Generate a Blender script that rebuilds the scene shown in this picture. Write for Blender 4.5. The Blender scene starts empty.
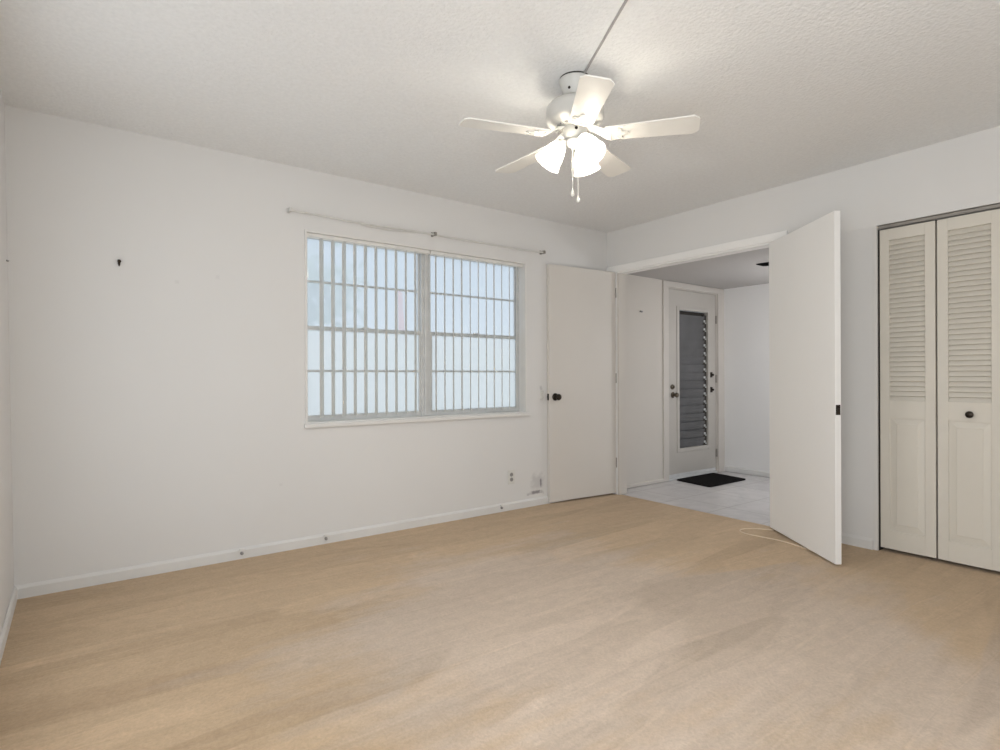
import bpy, bmesh, math, random
from mathutils import Vector, Matrix, noise as mnoise

S = bpy.context.scene
COL = S.collection
R_ = math.radians
random.seed(7)

# ------------------------------------------------------------------ camera
cam_d = bpy.data.cameras.new('camera')
cam = bpy.data.objects.new('camera', cam_d)
COL.objects.link(cam)
S.camera = cam
cam_d.sensor_width = 36.0
cam_d.sensor_fit = 'HORIZONTAL'
cam_d.lens = 571.07 / 1000 * 36
cam_d.shift_y = 0.0014
cam_d.clip_start = 0.02
YAW, ROLL = 0.931426, -0.003566
F = Vector((math.cos(YAW), math.sin(YAW), 0))
RT = Vector((math.sin(YAW), -math.cos(YAW), 0))
UP = Vector((0, 0, 1))
cr = RT * math.cos(ROLL) + UP * math.sin(ROLL)
cu = -RT * math.sin(ROLL) + UP * math.cos(ROLL)
CAM = Vector((-4.0165, -3.7079, 1.0954))
cam.matrix_world = Matrix(((cr.x, cu.x, -F.x, CAM.x), (cr.y, cu.y, -F.y, CAM.y),
                           (cr.z, cu.z, -F.z, CAM.z), (0, 0, 0, 1)))

# ------------------------------------------------------------------ world, daylight, exposure
W = bpy.data.worlds.new('sky')
S.world = W
W.use_nodes = True
bg = W.node_tree.nodes['Background']
_wn = W.node_tree
_tc = _wn.nodes.new('ShaderNodeTexCoord')
_sp = _wn.nodes.new('ShaderNodeSeparateXYZ')
_rp = _wn.nodes.new('ShaderNodeValToRGB')
_wn.links.new(_tc.outputs['Generated'], _sp.inputs[0])
_wn.links.new(_sp.outputs['Z'], _rp.inputs['Fac'])
_rp.color_ramp.elements[0].position = 0.0
_rp.color_ramp.elements[0].color = (0.86, 0.90, 0.93, 1)
_rp.color_ramp.elements[1].position = 0.9
_rp.color_ramp.elements[1].color = (1.15, 1.2, 1.27, 1)
for _p, _c in ((0.05, (0.80, 0.87, 0.93)), (0.16, (0.60, 0.71, 0.82)), (0.32, (0.66, 0.77, 0.88))):
    _rp.color_ramp.elements.new(_p).color = (*_c, 1)
_wn.links.new(_rp.outputs['Color'], bg.inputs['Color'])
bg.inputs['Strength'].default_value = 0.92


def area(name, loc, rot, sx, sy, watt, color):
    d = bpy.data.lights.new(name, 'AREA')
    d.shape = 'RECTANGLE'
    d.size, d.size_y, d.energy, d.color = sx, sy, watt, color
    o = bpy.data.objects.new(name, d)
    o.location = loc
    o.rotation_euler = rot
    COL.objects.link(o)
    return o


# added fill lights in unseen bedroom and foyer openings, shaped like window daylight
area('fill_west', (-4.274, -3.75, 1.02), (0, R_(-90), 0), 1.50, 1.18, 32, (0.955, 0.98, 1.0))
area('fill_south', (-3.2, -4.452, 1.20), (R_(90), 0, 0), 1.38, 1.58, 12.5, (0.955, 0.98, 1.0))
area('fill_northwest', (-4.276, -1.45, 1.25), (0, R_(-90), 0), 1.68, 1.48, 4.5, (0.955, 0.98, 1.0))
area('fill_foyer_south', (1.15, -3.36, 1.20), (R_(90), 0, 0), 1.3, 1.5, 2, (0.97, 0.98, 1.0))
_d = bpy.data.lights.new('fill_foyer_point', 'POINT')  # bodiless fill added for the foyer's ambient daylight
_d.energy, _d.color, _d.shadow_soft_size = 18.5, (0.97, 0.98, 1.0), 0.15
_o = bpy.data.objects.new('fill_foyer_point', _d)
_o.location = (1.45, -1.45, 1.35)
COL.objects.link(_o)

S.view_settings.view_transform = 'Standard'
S.view_settings.look = 'None'
S.view_settings.gamma = 1
S.view_settings.use_curve_mapping = False
S.view_settings.exposure = 0.17
BULB_L = 245.0     # radiance of the three lit bulbs in the fan


# ------------------------------------------------------------------ materials
def mat(name, col, rough=0.6, metal=0.0, bump=None, mottled=None, spec=0.5):
    """col linear rgb; bump=(scale, strength, distance); mottled=(scale, amount)"""
    m = bpy.data.materials.new(name)
    m.use_nodes = True
    nt = m.node_tree
    b = nt.nodes['Principled BSDF']
    b.inputs['Base Color'].default_value = (*col, 1)
    b.inputs['Roughness'].default_value = rough
    b.inputs['Metallic'].default_value = metal
    b.inputs['Specular IOR Level'].default_value = spec
    tc = nt.nodes.new('ShaderNodeTexCoord')
    if mottled:
        n = nt.nodes.new('ShaderNodeTexNoise')
        n.inputs['Scale'].default_value = mottled[0]
        n.inputs['Detail'].default_value = 4
        nt.links.new(tc.outputs['Object'], n.inputs['Vector'])
        r = nt.nodes.new('ShaderNodeValToRGB')
        r.color_ramp.elements[0].position = 0.3
        r.color_ramp.elements[1].position = 0.7
        k = mottled[1]
        r.color_ramp.elements[0].color = (*[c * (1 - k) for c in col], 1)
        r.color_ramp.elements[1].color = (*[min(1, c * (1 + k)) for c in col], 1)
        nt.links.new(n.outputs['Fac'], r.inputs['Fac'])
        nt.links.new(r.outputs['Color'], b.inputs['Base Color'])
    if bump:
        n = nt.nodes.new('ShaderNodeTexNoise')
        n.inputs['Scale'].default_value = bump[0]
        n.inputs['Detail'].default_value = 3
        nt.links.new(tc.outputs['Object'], n.inputs['Vector'])
        bn = nt.nodes.new('ShaderNodeBump')
        bn.inputs['Strength'].default_value = bump[1]
        bn.inputs['Distance'].default_value = bump[2]
        nt.links.new(n.outputs['Fac'], bn.inputs['Height'])
        nt.links.new(bn.outputs['Normal'], b.inputs['Normal'])
    return m


class NT:
    """tiny node helper"""
    def __init__(self, m):
        self.nt = m.node_tree
        self.b = self.nt.nodes['Principled BSDF']

    def n(self, t, **kw):
        x = self.nt.nodes.new(t)
        for k, v in kw.items():
            if hasattr(x, k):
                setattr(x, k, v)
            else:
                x.inputs[k].default_value = v
        return x

    def l(self, a, b):
        self.nt.links.new(a, b)

    def math(self, op, a, b=None):
        x = self.nt.nodes.new('ShaderNodeMath')
        x.operation = op
        for i, v in enumerate((a, b)):
            if v is None:
                continue
            if isinstance(v, (int, float)):
                x.inputs[i].default_value = v
            else:
                self.l(v, x.inputs[i])
        return x.outputs[0]

    def ramp(self, src, stops):
        r = self.nt.nodes.new('ShaderNodeValToRGB')
        els = r.color_ramp.elements
        while len(els) < len(stops):
            els.new(0.5)
        for e, (p, c) in zip(els, stops):
            e.position = p
            e.color = (*c, 1) if len(c) == 3 else c
        self.l(src, r.inputs['Fac'])
        return r.outputs['Color']

    def mix(self, fac, a, b, mode='MIX'):
        x = self.nt.nodes.new('ShaderNodeMix')
        x.data_type = 'RGBA'
        x.blend_type = mode
        for s, v in ((x.inputs[0], fac), (x.inputs[6], a), (x.inputs[7], b)):
            if isinstance(v, (int, float)):
                s.default_value = v
            elif isinstance(v, tuple):
                s.default_value = (*v, 1)
            else:
                self.l(v, s)
        return x.outputs[2]


WALL = (0.76, 0.75, 0.735)
M = {}
M['wall'] = mat('painted_wall', WALL, 0.75, bump=(120, 0.06, 0.002), mottled=(1.3, 0.012))
M['trim_dull'] = mat('old_trim_paint', (0.745, 0.735, 0.715), 0.6, mottled=(4, 0.03))
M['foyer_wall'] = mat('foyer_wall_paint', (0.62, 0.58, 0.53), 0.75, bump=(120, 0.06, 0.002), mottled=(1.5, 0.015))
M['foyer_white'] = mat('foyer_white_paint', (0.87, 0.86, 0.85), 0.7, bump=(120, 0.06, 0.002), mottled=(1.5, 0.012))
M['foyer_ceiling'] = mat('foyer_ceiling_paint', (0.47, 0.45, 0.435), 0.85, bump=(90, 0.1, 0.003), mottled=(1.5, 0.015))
M['trim'] = mat('trim_paint', (0.78, 0.765, 0.74), 0.45, mottled=(5, 0.02))
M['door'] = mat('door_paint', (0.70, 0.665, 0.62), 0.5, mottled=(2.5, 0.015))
M['door_white'] = mat('white_door_paint', (0.90, 0.89, 0.87), 0.5, mottled=(2.5, 0.006))
M['bifold'] = mat('bifold_paint', (0.70, 0.66, 0.585), 0.5, mottled=(3, 0.02))
M['front_door'] = mat('front_door_paint', (0.50, 0.47, 0.43), 0.42, mottled=(3, 0.02))
M['bronze'] = mat('dark_bronze', (0.035, 0.027, 0.02), 0.35, 0.7, mottled=(20, 0.2))
M['closet'] = mat('closet_shade_tone', (0.10, 0.085, 0.07), 0.9, mottled=(3, 0.1))  # gloom of the closed interior put into a dark base colour
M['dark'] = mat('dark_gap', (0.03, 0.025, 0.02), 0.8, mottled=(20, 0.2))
M['alum'] = mat('aluminium', (0.66, 0.665, 0.66), 0.4, 0.1, mottled=(12, 0.06))
M['white_metal'] = mat('white_enamel', (0.80, 0.79, 0.76), 0.35, mottled=(10, 0.02))
M['fan_white'] = mat('fan_white', (0.60, 0.59, 0.56), 0.35, mottled=(10, 0.02))
M['blade'] = mat('fan_blade_white', (0.80, 0.785, 0.745), 0.4, mottled=(6, 0.03))
M['front_casing'] = mat('front_casing_paint', (0.60, 0.56, 0.515), 0.45, mottled=(4, 0.03))
M['track'] = mat('dull_track_metal', (0.30, 0.28, 0.255), 0.5, 0.3, mottled=(12, 0.1))
M['brass'] = mat('tarnished_brass', (0.12, 0.10, 0.075), 0.4, 0.8, mottled=(20, 0.2))
M['chrome'] = mat('worn_steel', (0.35, 0.33, 0.3), 0.3, 0.9, mottled=(20, 0.1))
M['rod'] = mat('rod_white', (0.68, 0.67, 0.64), 0.4, mottled=(15, 0.06))
M['wire'] = mat('grey_wire_cover', (0.36, 0.35, 0.34), 0.6, mottled=(20, 0.1))
M['grey'] = mat('grey_plastic', (0.30, 0.29, 0.28), 0.5, mottled=(20, 0.1))
M['plate'] = mat('ivory_plate', (0.72, 0.71, 0.67), 0.4, mottled=(20, 0.02))
M['cord'] = mat('cream_cord', (0.78, 0.66, 0.50), 0.6, mottled=(30, 0.05))
M['mat'] = mat('black_rubber_mat', (0.008, 0.007, 0.007), 0.95, bump=(160, 0.6, 0.004), mottled=(60, 0.3), spec=0.1)
M['black'] = mat('black_register', (0.004, 0.004, 0.004), 0.8, mottled=(40, 0.3), spec=0.1)
M['bark'] = mat('bark', (0.22, 0.18, 0.14), 0.9, bump=(30, 0.6, 0.02), mottled=(8, 0.3))
M['leaf'] = mat('leaf_green', (0.44, 0.55, 0.40), 0.7, mottled=(6, 0.25))
M['lawn'] = mat('pale_paving', (0.84, 0.83, 0.80), 0.9, mottled=(2, 0.08))
M['red'] = mat('red_cloth', (0.85, 0.20, 0.14), 0.7, mottled=(4, 0.1))

# window wall: paint plus a scuffed grey patch low beside the open door
m = M['wall_scuffed'] = mat('painted_wall_scuffed', WALL, 0.75, bump=(120, 0.06, 0.002))
T = NT(m)
tc = T.n('ShaderNodeTexCoord')
sep = T.n('ShaderNodeSeparateXYZ')
T.l(tc.outputs['Object'], sep.inputs[0])
nz = T.n('ShaderNodeTexNoise', Scale=26.0, Detail=5.0)
T.l(tc.outputs['Object'], nz.inputs['Vector'])
# horizontal scrape and upright scrape
def boxmask(cx, cz, hx, hz):
    a = T.math('DIVIDE', T.math('ABSOLUTE', T.math('SUBTRACT', sep.outputs[0], cx)), hx)
    b = T.math('DIVIDE', T.math('ABSOLUTE', T.math('SUBTRACT', sep.outputs[2], cz)), hz)
    d = T.math('MAXIMUM', a, b)
    d = T.math('ADD', d, T.math('MULTIPLY', T.math('SUBTRACT', nz.outputs['Fac'], 0.5), 1.5))
    return T.math('MAXIMUM', T.math('MINIMUM', T.math('MULTIPLY', T.math('SUBTRACT', 1.0, d), 1.6), 1.0), 0.0)
msk = T.math('MAXIMUM', T.math('MAXIMUM', boxmask(-0.885, 0.112, 0.085, 0.018), boxmask(-0.83, 0.19, 0.014, 0.06)),
             T.math('MULTIPLY', boxmask(-0.87, 0.20, 0.08, 0.08), 0.3))
msk = T.math('MAXIMUM', msk, T.math('MULTIPLY', boxmask(-0.825, 0.995, 0.018, 0.03), 0.35))
# faint filled holes in the long blank stretch
for hx, hz in ((-3.55, 1.64), (-3.34, 1.69), (-2.98, 0.42)):
    msk = T.math('MAXIMUM', msk, T.math('MULTIPLY', boxmask(hx, hz, 0.013, 0.013), 0.10))
big = T.n('ShaderNodeTexNoise', Scale=1.1, Detail=3.0)
T.l(tc.outputs['Object'], big.inputs['Vector'])
base = T.ramp(big.outputs['Fac'], [(0.3, tuple(c * 0.985 for c in WALL)), (0.7, tuple(c * 1.012 for c in WALL))])
T.l(T.mix(msk, base, (0.30, 0.28, 0.285)), T.b.inputs['Base Color'])

# popcorn ceiling
m = M['ceiling'] = mat('popcorn_ceiling', (0.82, 0.82, 0.815), 0.9, spec=0.1)
T = NT(m)
tc = T.n('ShaderNodeTexCoord')
n1 = T.n('ShaderNodeTexNoise', Scale=55.0, Detail=4.0, Roughness=0.6)
T.l(tc.outputs['Object'], n1.inputs['Vector'])
v1 = T.n('ShaderNodeTexVoronoi', Scale=70.0)
T.l(tc.outputs['Object'], v1.inputs['Vector'])
hgt = T.math('SUBTRACT', n1.outputs['Fac'], T.math('MULTIPLY', v1.outputs['Distance'], 0.45))
bn = T.n('ShaderNodeBump', Strength=0.42, Distance=0.010)
T.l(hgt, bn.inputs['Height'])
T.l(bn.outputs['Normal'], T.b.inputs['Normal'])
T.l(T.ramp(n1.outputs['Fac'], [(0.3, (0.83, 0.835, 0.835)), (0.7, (0.885, 0.89, 0.89))]), T.b.inputs['Base Color'])

# carpet: tan pile, paler where it is worn and brushed, streaks along x from vacuuming
m = M['carpet'] = mat('beige_carpet', (0.6, 0.5, 0.4), 0.95, spec=0.05)
T = NT(m)
tc = T.n('ShaderNodeTexCoord')
sep = T.n('ShaderNodeSeparateXYZ')
T.l(tc.outputs['Object'], sep.inputs[0])
X, Y = sep.outputs[0], sep.outputs[1]
mp = T.n('ShaderNodeMapping')
mp.inputs['Scale'].default_value = (0.35, 3.6, 1)
mp.inputs['Rotation'].default_value = (0, 0, R_(-4))
T.l(tc.outputs['Object'], mp.inputs['Vector'])
st = T.n('ShaderNodeTexNoise', Scale=1.6, Detail=5.0, Roughness=0.6, Distortion=0.4)
T.l(mp.outputs[0], st.inputs['Vector'])
mp2 = T.n('ShaderNodeMapping')
mp2.inputs['Scale'].default_value = (0.8, 11, 1)
mp2.inputs['Rotation'].default_value = (0, 0, R_(6))
T.l(tc.outputs['Object'], mp2.inputs['Vector'])
st2 = T.n('ShaderNodeTexNoise', Scale=1.3, Detail=4.0, Distortion=0.3)
T.l(mp2.outputs[0], st2.inputs['Vector'])
bl = T.n('ShaderNodeTexNoise', Scale=1.15, Detail=5.0, Roughness=0.6)
T.l(tc.outputs['Object'], bl.inputs['Vector'])
fi = T.n('ShaderNodeTexNoise', Scale=75.0, Detail=4.0, Roughness=0.7)
T.l(tc.outputs['Object'], fi.inputs['Vector'])
# wear mask: 1 in the walked middle of the room, 0 in the less brushed margins
dx = T.math('DIVIDE', T.math('ABSOLUTE', T.math('SUBTRACT', X, -2.12)), 1.5)
dy = T.math('DIVIDE', T.math('ABSOLUTE', T.math('SUBTRACT', Y, -2.15)), 1.6)
d = T.math('SQRT', T.math('ADD', T.math('MULTIPLY', dx, dx), T.math('MULTIPLY', dy, dy)))
d = T.math('ADD', d, T.math('MULTIPLY', T.math('SUBTRACT', bl.outputs['Fac'], 0.5), 1.2))
d = T.math('ADD', d, T.math('MULTIPLY', T.math('SUBTRACT', st.outputs['Fac'], 0.5), 0.9))


def strokes(ang, sx, sy, rnd):
    """brushed-pile patches: long cells with crisp borders, each lying a shade lighter or darker"""
    mp_ = T.n('ShaderNodeMapping')
    mp_.inputs['Rotation'].default_value = (0, 0, R_(ang))
    mp_.inputs['Scale'].default_value = (sx, sy, 1)
    T.l(tc.outputs['Object'], mp_.inputs['Vector'])
    ad = T.n('ShaderNodeVectorMath', operation='ADD')
    sc = T.n('ShaderNodeVectorMath', operation='SCALE')
    sc.inputs['Scale'].default_value = 0.22
    T.l(bl.outputs['Color'], sc.inputs[0])
    T.l(mp_.outputs[0], ad.inputs[0])
    T.l(sc.outputs[0], ad.inputs[1])
    vo = T.n('ShaderNodeTexVoronoi', Scale=1.0, Randomness=rnd)
    vo.voronoi_dimensions = '2D'
    vo.feature = 'SMOOTH_F1'
    vo.inputs['Smoothness'].default_value = 0.12
    T.l(ad.outputs[0], vo.inputs['Vector'])
    se = T.n('ShaderNodeSeparateColor')
    T.l(vo.outputs['Color'], se.inputs[0])
    return se.outputs[0]


s1 = strokes(3, 0.75, 3.2, 1.0)
s2 = strokes(-21, 1.1, 5.5, 1.0)
d = T.math('ADD', d, T.math('MULTIPLY', T.math('SUBTRACT', s1, 0.5), 0.35))
worn = T.ramp(d, [(0.62, (1, 1, 1)), (1.08, (0, 0, 0))])
c = T.mix(worn, (0.56, 0.405, 0.258), (0.595, 0.475, 0.373))
c = T.mix(0.6, c, T.ramp(st2.outputs['Fac'], [(0.30, (0.90, 0.89, 0.88)), (0.46, (0.98, 0.98, 0.97)), (0.62, (1.0, 1.0, 1.0)), (0.75, (1.06, 1.06, 1.06))]), 'MULTIPLY')
c = T.mix(1.0, c, T.ramp(s1, [(0.0, (0.89, 0.88, 0.865)), (0.45, (0.99, 0.99, 0.985)), (1.0, (1.06, 1.065, 1.075))]), 'MULTIPLY')
c = T.mix(1.0, c, T.ramp(s2, [(0.0, (0.90, 0.895, 0.88)), (0.5, (1.0, 1.0, 1.0)), (1.0, (1.06, 1.065, 1.07))]), 'MULTIPLY')
def lines(ang, freq, lo, hi, amt):
    mp_ = T.n('ShaderNodeMapping')
    mp_.inputs['Rotation'].default_value = (0, 0, R_(ang))
    mp_.inputs['Scale'].default_value = (0.55, freq, 1)
    T.l(tc.outputs['Object'], mp_.inputs['Vector'])
    nn = T.n('ShaderNodeTexNoise', Scale=1.0, Detail=1.5, Distortion=0.25)
    nn.noise_dimensions = '2D'
    T.l(mp_.outputs[0], nn.inputs['Vector'])
    ridge = T.math('ABSOLUTE', T.math('SUBTRACT', nn.outputs['Fac'], 0.5))
    return T.ramp(ridge, [(0.0, (hi, hi, hi)), (0.014, (hi, hi, hi)), (0.03, (lo, lo, lo)), (0.075, (1, 1, 1))])


c = T.mix(0.5, c, lines(-20, 6.0, 0.93, 1.07, 1), 'MULTIPLY')
c = T.mix(0.22, c, lines(4, 4.5, 0.94, 1.06, 1), 'MULTIPLY')
md = T.n('ShaderNodeTexNoise', Scale=16.0, Detail=5.0, Roughness=0.65)
T.l(tc.outputs['Object'], md.inputs['Vector'])
c = T.mix(0.8, c, T.ramp(md.outputs['Fac'], [(0.3, (0.90, 0.895, 0.89)), (0.7, (1.07, 1.07, 1.07))]), 'MULTIPLY')
c = T.mix(0.7, c, T.ramp(fi.outputs['Fac'], [(0.28, (0.82, 0.82, 0.81)), (0.72, (1.12, 1.12, 1.13))]), 'MULTIPLY')
T.l(c, T.b.inputs['Base Color'])
bn = T.n('ShaderNodeBump', Strength=0.5, Distance=0.008)
T.l(T.math('ADD', fi.outputs['Fac'], T.math('MULTIPLY', st2.outputs['Fac'], 1.5)), bn.inputs['Height'])
T.l(bn.outputs['Normal'], T.b.inputs['Normal'])
T.b.inputs['Sheen Weight'].default_value = 0.15
T.b.inputs['Sheen Roughness'].default_value = 0.6

# foyer tile
m = M['tile'] = mat('foyer_tile', (0.62, 0.60, 0.60), 0.22)
T = NT(m)
tc = T.n('ShaderNodeTexCoord')
mp = T.n('ShaderNodeMapping')
mp.inputs['Location'].default_value = (0.1, 0.12, 0)
T.l(tc.outputs['Object'], mp.inputs['Vector'])
br = T.n('ShaderNodeTexBrick', offset=0.0)
br.inputs['Scale'].default_value = 1.0
br.inputs['Brick Width'].default_value = 0.45
br.inputs['Row Height'].default_value = 0.45
br.inputs['Mortar Size'].default_value = 0.006
br.inputs['Color1'].default_value = (0.62, 0.60, 0.60, 1)
br.inputs['Color2'].default_value = (0.66, 0.64, 0.635, 1)
br.inputs['Mortar'].default_value = (0.54, 0.52, 0.51, 1)
T.l(mp.outputs[0], br.inputs['Vector'])
ve = T.n('ShaderNodeTexNoise', Scale=5.0, Detail=8.0, Roughness=0.65, Distortion=1.2)
T.l(tc.outputs['Object'], ve.inputs['Vector'])
T.l(T.mix(0.6, br.outputs['Color'], T.ramp(ve.outputs['Fac'], [(0.35, (0.86, 0.85, 0.86)), (0.6, (1.05, 1.04, 1.04))]), 'MULTIPLY'), T.b.inputs['Base Color'])


def glass_mat(name, veil, col=(0.9, 0.95, 1.0), gloss=0.06):
    """window glass: mostly clear, with a translucent veil added to haze the view"""
    m = bpy.data.materials.new(name)
    m.use_nodes = True
    nt = m.node_tree
    nt.nodes.remove(nt.nodes['Principled BSDF'])
    out = nt.nodes['Material Output']
    tr = nt.nodes.new('ShaderNodeBsdfTransparent')
    tl = nt.nodes.new('ShaderNodeBsdfTranslucent')
    tl.inputs['Color'].default_value = (*col, 1)
    gl = nt.nodes.new('ShaderNodeBsdfGlossy')
    gl.inputs['Roughness'].default_value = 0.05
    nz = nt.nodes.new('ShaderNodeTexNoise')
    nz.inputs['Scale'].default_value = 3
    mr = nt.nodes.new('ShaderNodeMapRange')
    mr.inputs['To Min'].default_value = veil * 0.9
    mr.inputs['To Max'].default_value = min(1, veil * 1.1)
    nt.links.new(nz.outputs['Fac'], mr.inputs['Value'])
    m1 = nt.nodes.new('ShaderNodeMixShader')
    nt.links.new(mr.outputs[0], m1.inputs[0])
    nt.links.new(tr.outputs[0], m1.inputs[1])
    nt.links.new(tl.outputs[0], m1.inputs[2])
    m2 = nt.nodes.new('ShaderNodeMixShader')
    m2.inputs[0].default_value = gloss
    nt.links.new(m1.outputs[0], m2.inputs[1])
    nt.links.new(gl.outputs[0], m2.inputs[2])
    nt.links.new(m2.outputs[0], out.inputs['Surface'])
    return m


M['glass'] = glass_mat('glare_veil_glass', 0.5)  # veil washes out the outdoor view the way glare would
M['screen'] = glass_mat('pale_insect_screen', 0.8, (1.0, 0.99, 0.96), 0.0)


def thin_translucent(name, col, tl_w, emit=None):
    m = mat(name, col, 0.45)
    nt = m.node_tree
    out = nt.nodes['Material Output']
    b = nt.nodes['Principled BSDF']
    t = nt.nodes.new('ShaderNodeBsdfTranslucent')
    t.inputs['Color'].default_value = (*col, 1)
    x = nt.nodes.new('ShaderNodeMixShader')
    x.inputs[0].default_value = tl_w
    nt.links.new(b.outputs[0], x.inputs[1])
    nt.links.new(t.outputs[0], x.inputs[2])
    nt.links.new(x.outputs[0], out.inputs['Surface'])
    if emit:
        b.inputs['Emission Color'].default_value = (*emit[0], 1)
        b.inputs['Emission Strength'].default_value = emit[1]
    return m


M['vane'] = thin_translucent('vinyl_vane', (0.86, 0.86, 0.84), 0.6)
M['shade'] = thin_translucent('lit_frosted_shade', (0.95, 0.93, 0.88), 0.6)
_nt = M['shade'].node_tree      # frosted glass lets part of the bulb's light straight through
_o = _nt.nodes['Material Output']
_x = _nt.nodes.new('ShaderNodeMixShader')
_x.inputs[0].default_value = 0.42
_t = _nt.nodes.new('ShaderNodeBsdfTransparent')
_t.inputs['Color'].default_value = (0.97, 0.95, 0.91, 1)
_nt.links.new(_o.inputs['Surface'].links[0].from_socket, _x.inputs[1])
_nt.links.new(_t.outputs[0], _x.inputs[2])
_nt.links.new(_x.outputs[0], _o.inputs['Surface'])
M['bulb'] = mat('lit_bulb', (1, 1, 1), 0.4)
M['bulb'].node_tree.nodes['Principled BSDF'].inputs['Emission Color'].default_value = (1, 0.965, 0.90, 1)
M['bulb'].node_tree.nodes['Principled BSDF'].inputs['Emission Strength'].default_value = BULB_L
M['louvre_glass'] = mat('grey_louvre_glass', (0.088, 0.088, 0.092), 0.25, mottled=(3, 0.2), spec=0.8)


# ------------------------------------------------------------------ builders
def box(bm, lo, hi, bevel=0.0, seg=2):
    x0, y0, z0 = lo
    x1, y1, z1 = hi
    vs = [bm.verts.new(p) for p in ((x0, y0, z0), (x1, y0, z0), (x1, y1, z0), (x0, y1, z0),
                                    (x0, y0, z1), (x1, y0, z1), (x1, y1, z1), (x0, y1, z1))]
    fs = [bm.faces.new([vs[i] for i in f]) for f in ((0, 3, 2, 1), (4, 5, 6, 7), (0, 1, 5, 4), (1, 2, 6, 5), (2, 3, 7, 6), (3, 0, 4, 7))]
    if bevel:
        es = list({e for f in fs for e in f.edges})
        bmesh.ops.bevel(bm, geom=es, offset=bevel, segments=seg, profile=0.5, affect='EDGES')


def lathe(bm, prof, seg=32, mtx=None, flute=None, close=False):
    """prof: list of (r, z); flute=(count, amount from r index) ripples the outline"""
    rings = []
    for i, (r, z) in enumerate(prof):
        ring = []
        for k in range(seg):
            a = 2 * math.pi * k / seg
            rr = r
            if flute:
                rr = r * (1 + flute[1] * (i / (len(prof) - 1)) * math.cos(flute[0] * a))
            p = Vector((rr * math.cos(a), rr * math.sin(a), z))
            ring.append(bm.verts.new(mtx @ p if mtx else p))
        rings.append(ring)
    for a, b in zip(rings, rings[1:]):
        for k in range(seg):
            bm.faces.new((a[k], a[(k + 1) % seg], b[(k + 1) % seg], b[k]))
    if close:
        for ring in (rings[0], rings[-1]):
            try:
                bm.faces.new(ring)
            except ValueError:
                pass


def tube(bm, pts, r, seg=10):
    pts = [Vector(p) for p in pts]
    rings = []
    nrm = None
    for i, p in enumerate(pts):
        t = (pts[min(i + 1, len(pts) - 1)] - pts[max(i - 1, 0)]).normalized()
        if nrm is None:
            nrm = t.orthogonal().normalized()
        else:
            nrm = (nrm - t * nrm.dot(t)).normalized()
        bnm = t.cross(nrm)
        rr = r[i] if isinstance(r, (list, tuple)) else r
        rings.append([bm.verts.new(p + nrm * rr * math.cos(2 * math.pi * k / seg) + bnm * rr * math.sin(2 * math.pi * k / seg)) for k in range(seg)])
    for a, b in zip(rings, rings[1:]):
        for k in range(seg):
            bm.faces.new((a[k], a[(k + 1) % seg], b[(k + 1) % seg], b[k]))
    bm.faces.new(rings[0])
    bm.faces.new(rings[-1][::-1])


def prism(bm, outline, z0, z1, mtx=None, bevel=0):
    """outline: xy points"""
    f = lambda p: mtx @ Vector(p) if mtx else Vector(p)
    lo = [bm.verts.new(f((x, y, z0))) for x, y in outline]
    hi = [bm.verts.new(f((x, y, z1))) for x, y in outline]
    n = len(outline)
    bm.faces.new(lo[::-1])
    bm.faces.new(hi)
    for k in range(n):
        bm.faces.new((lo[k], lo[(k + 1) % n], hi[(k + 1) % n], hi[k]))


def obj(name, bm, material, parent=None, smooth=False):
    bmesh.ops.recalc_face_normals(bm, faces=bm.faces)
    me = bpy.data.meshes.new(name)
    bm.to_mesh(me)
    bm.free()
    me.materials.append(material)
    if smooth:
        for p in me.polygons:
            p.use_smooth = True
        try:
            me.set_sharp_from_angle(angle=R_(40))
        except Exception:
            pass
    o = bpy.data.objects.new(name, me)
    COL.objects.link(o)
    if parent:
        o.parent = parent
    return o


def tag(o, label, cat, group=None, kind=None):
    o['label'] = label
    o['category'] = cat
    if group:
        o['group'] = group
    if kind:
        o['kind'] = kind
    return o


def thing(name, loc, rz=0.0, label=None, cat=None, group=None, kind=None):
    o = bpy.data.objects.new(name, None)
    o.empty_display_size = 0.1
    o.location = loc
    o.rotation_euler = (0, 0, rz)
    COL.objects.link(o)
    if label:
        tag(o, label, cat, group, kind)
    return o


def NB():
    return bmesh.new()


def B(lo, hi, bevel=0.0):
    bm = bmesh.new()
    box(bm, lo, hi, bevel)
    return bm


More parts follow.
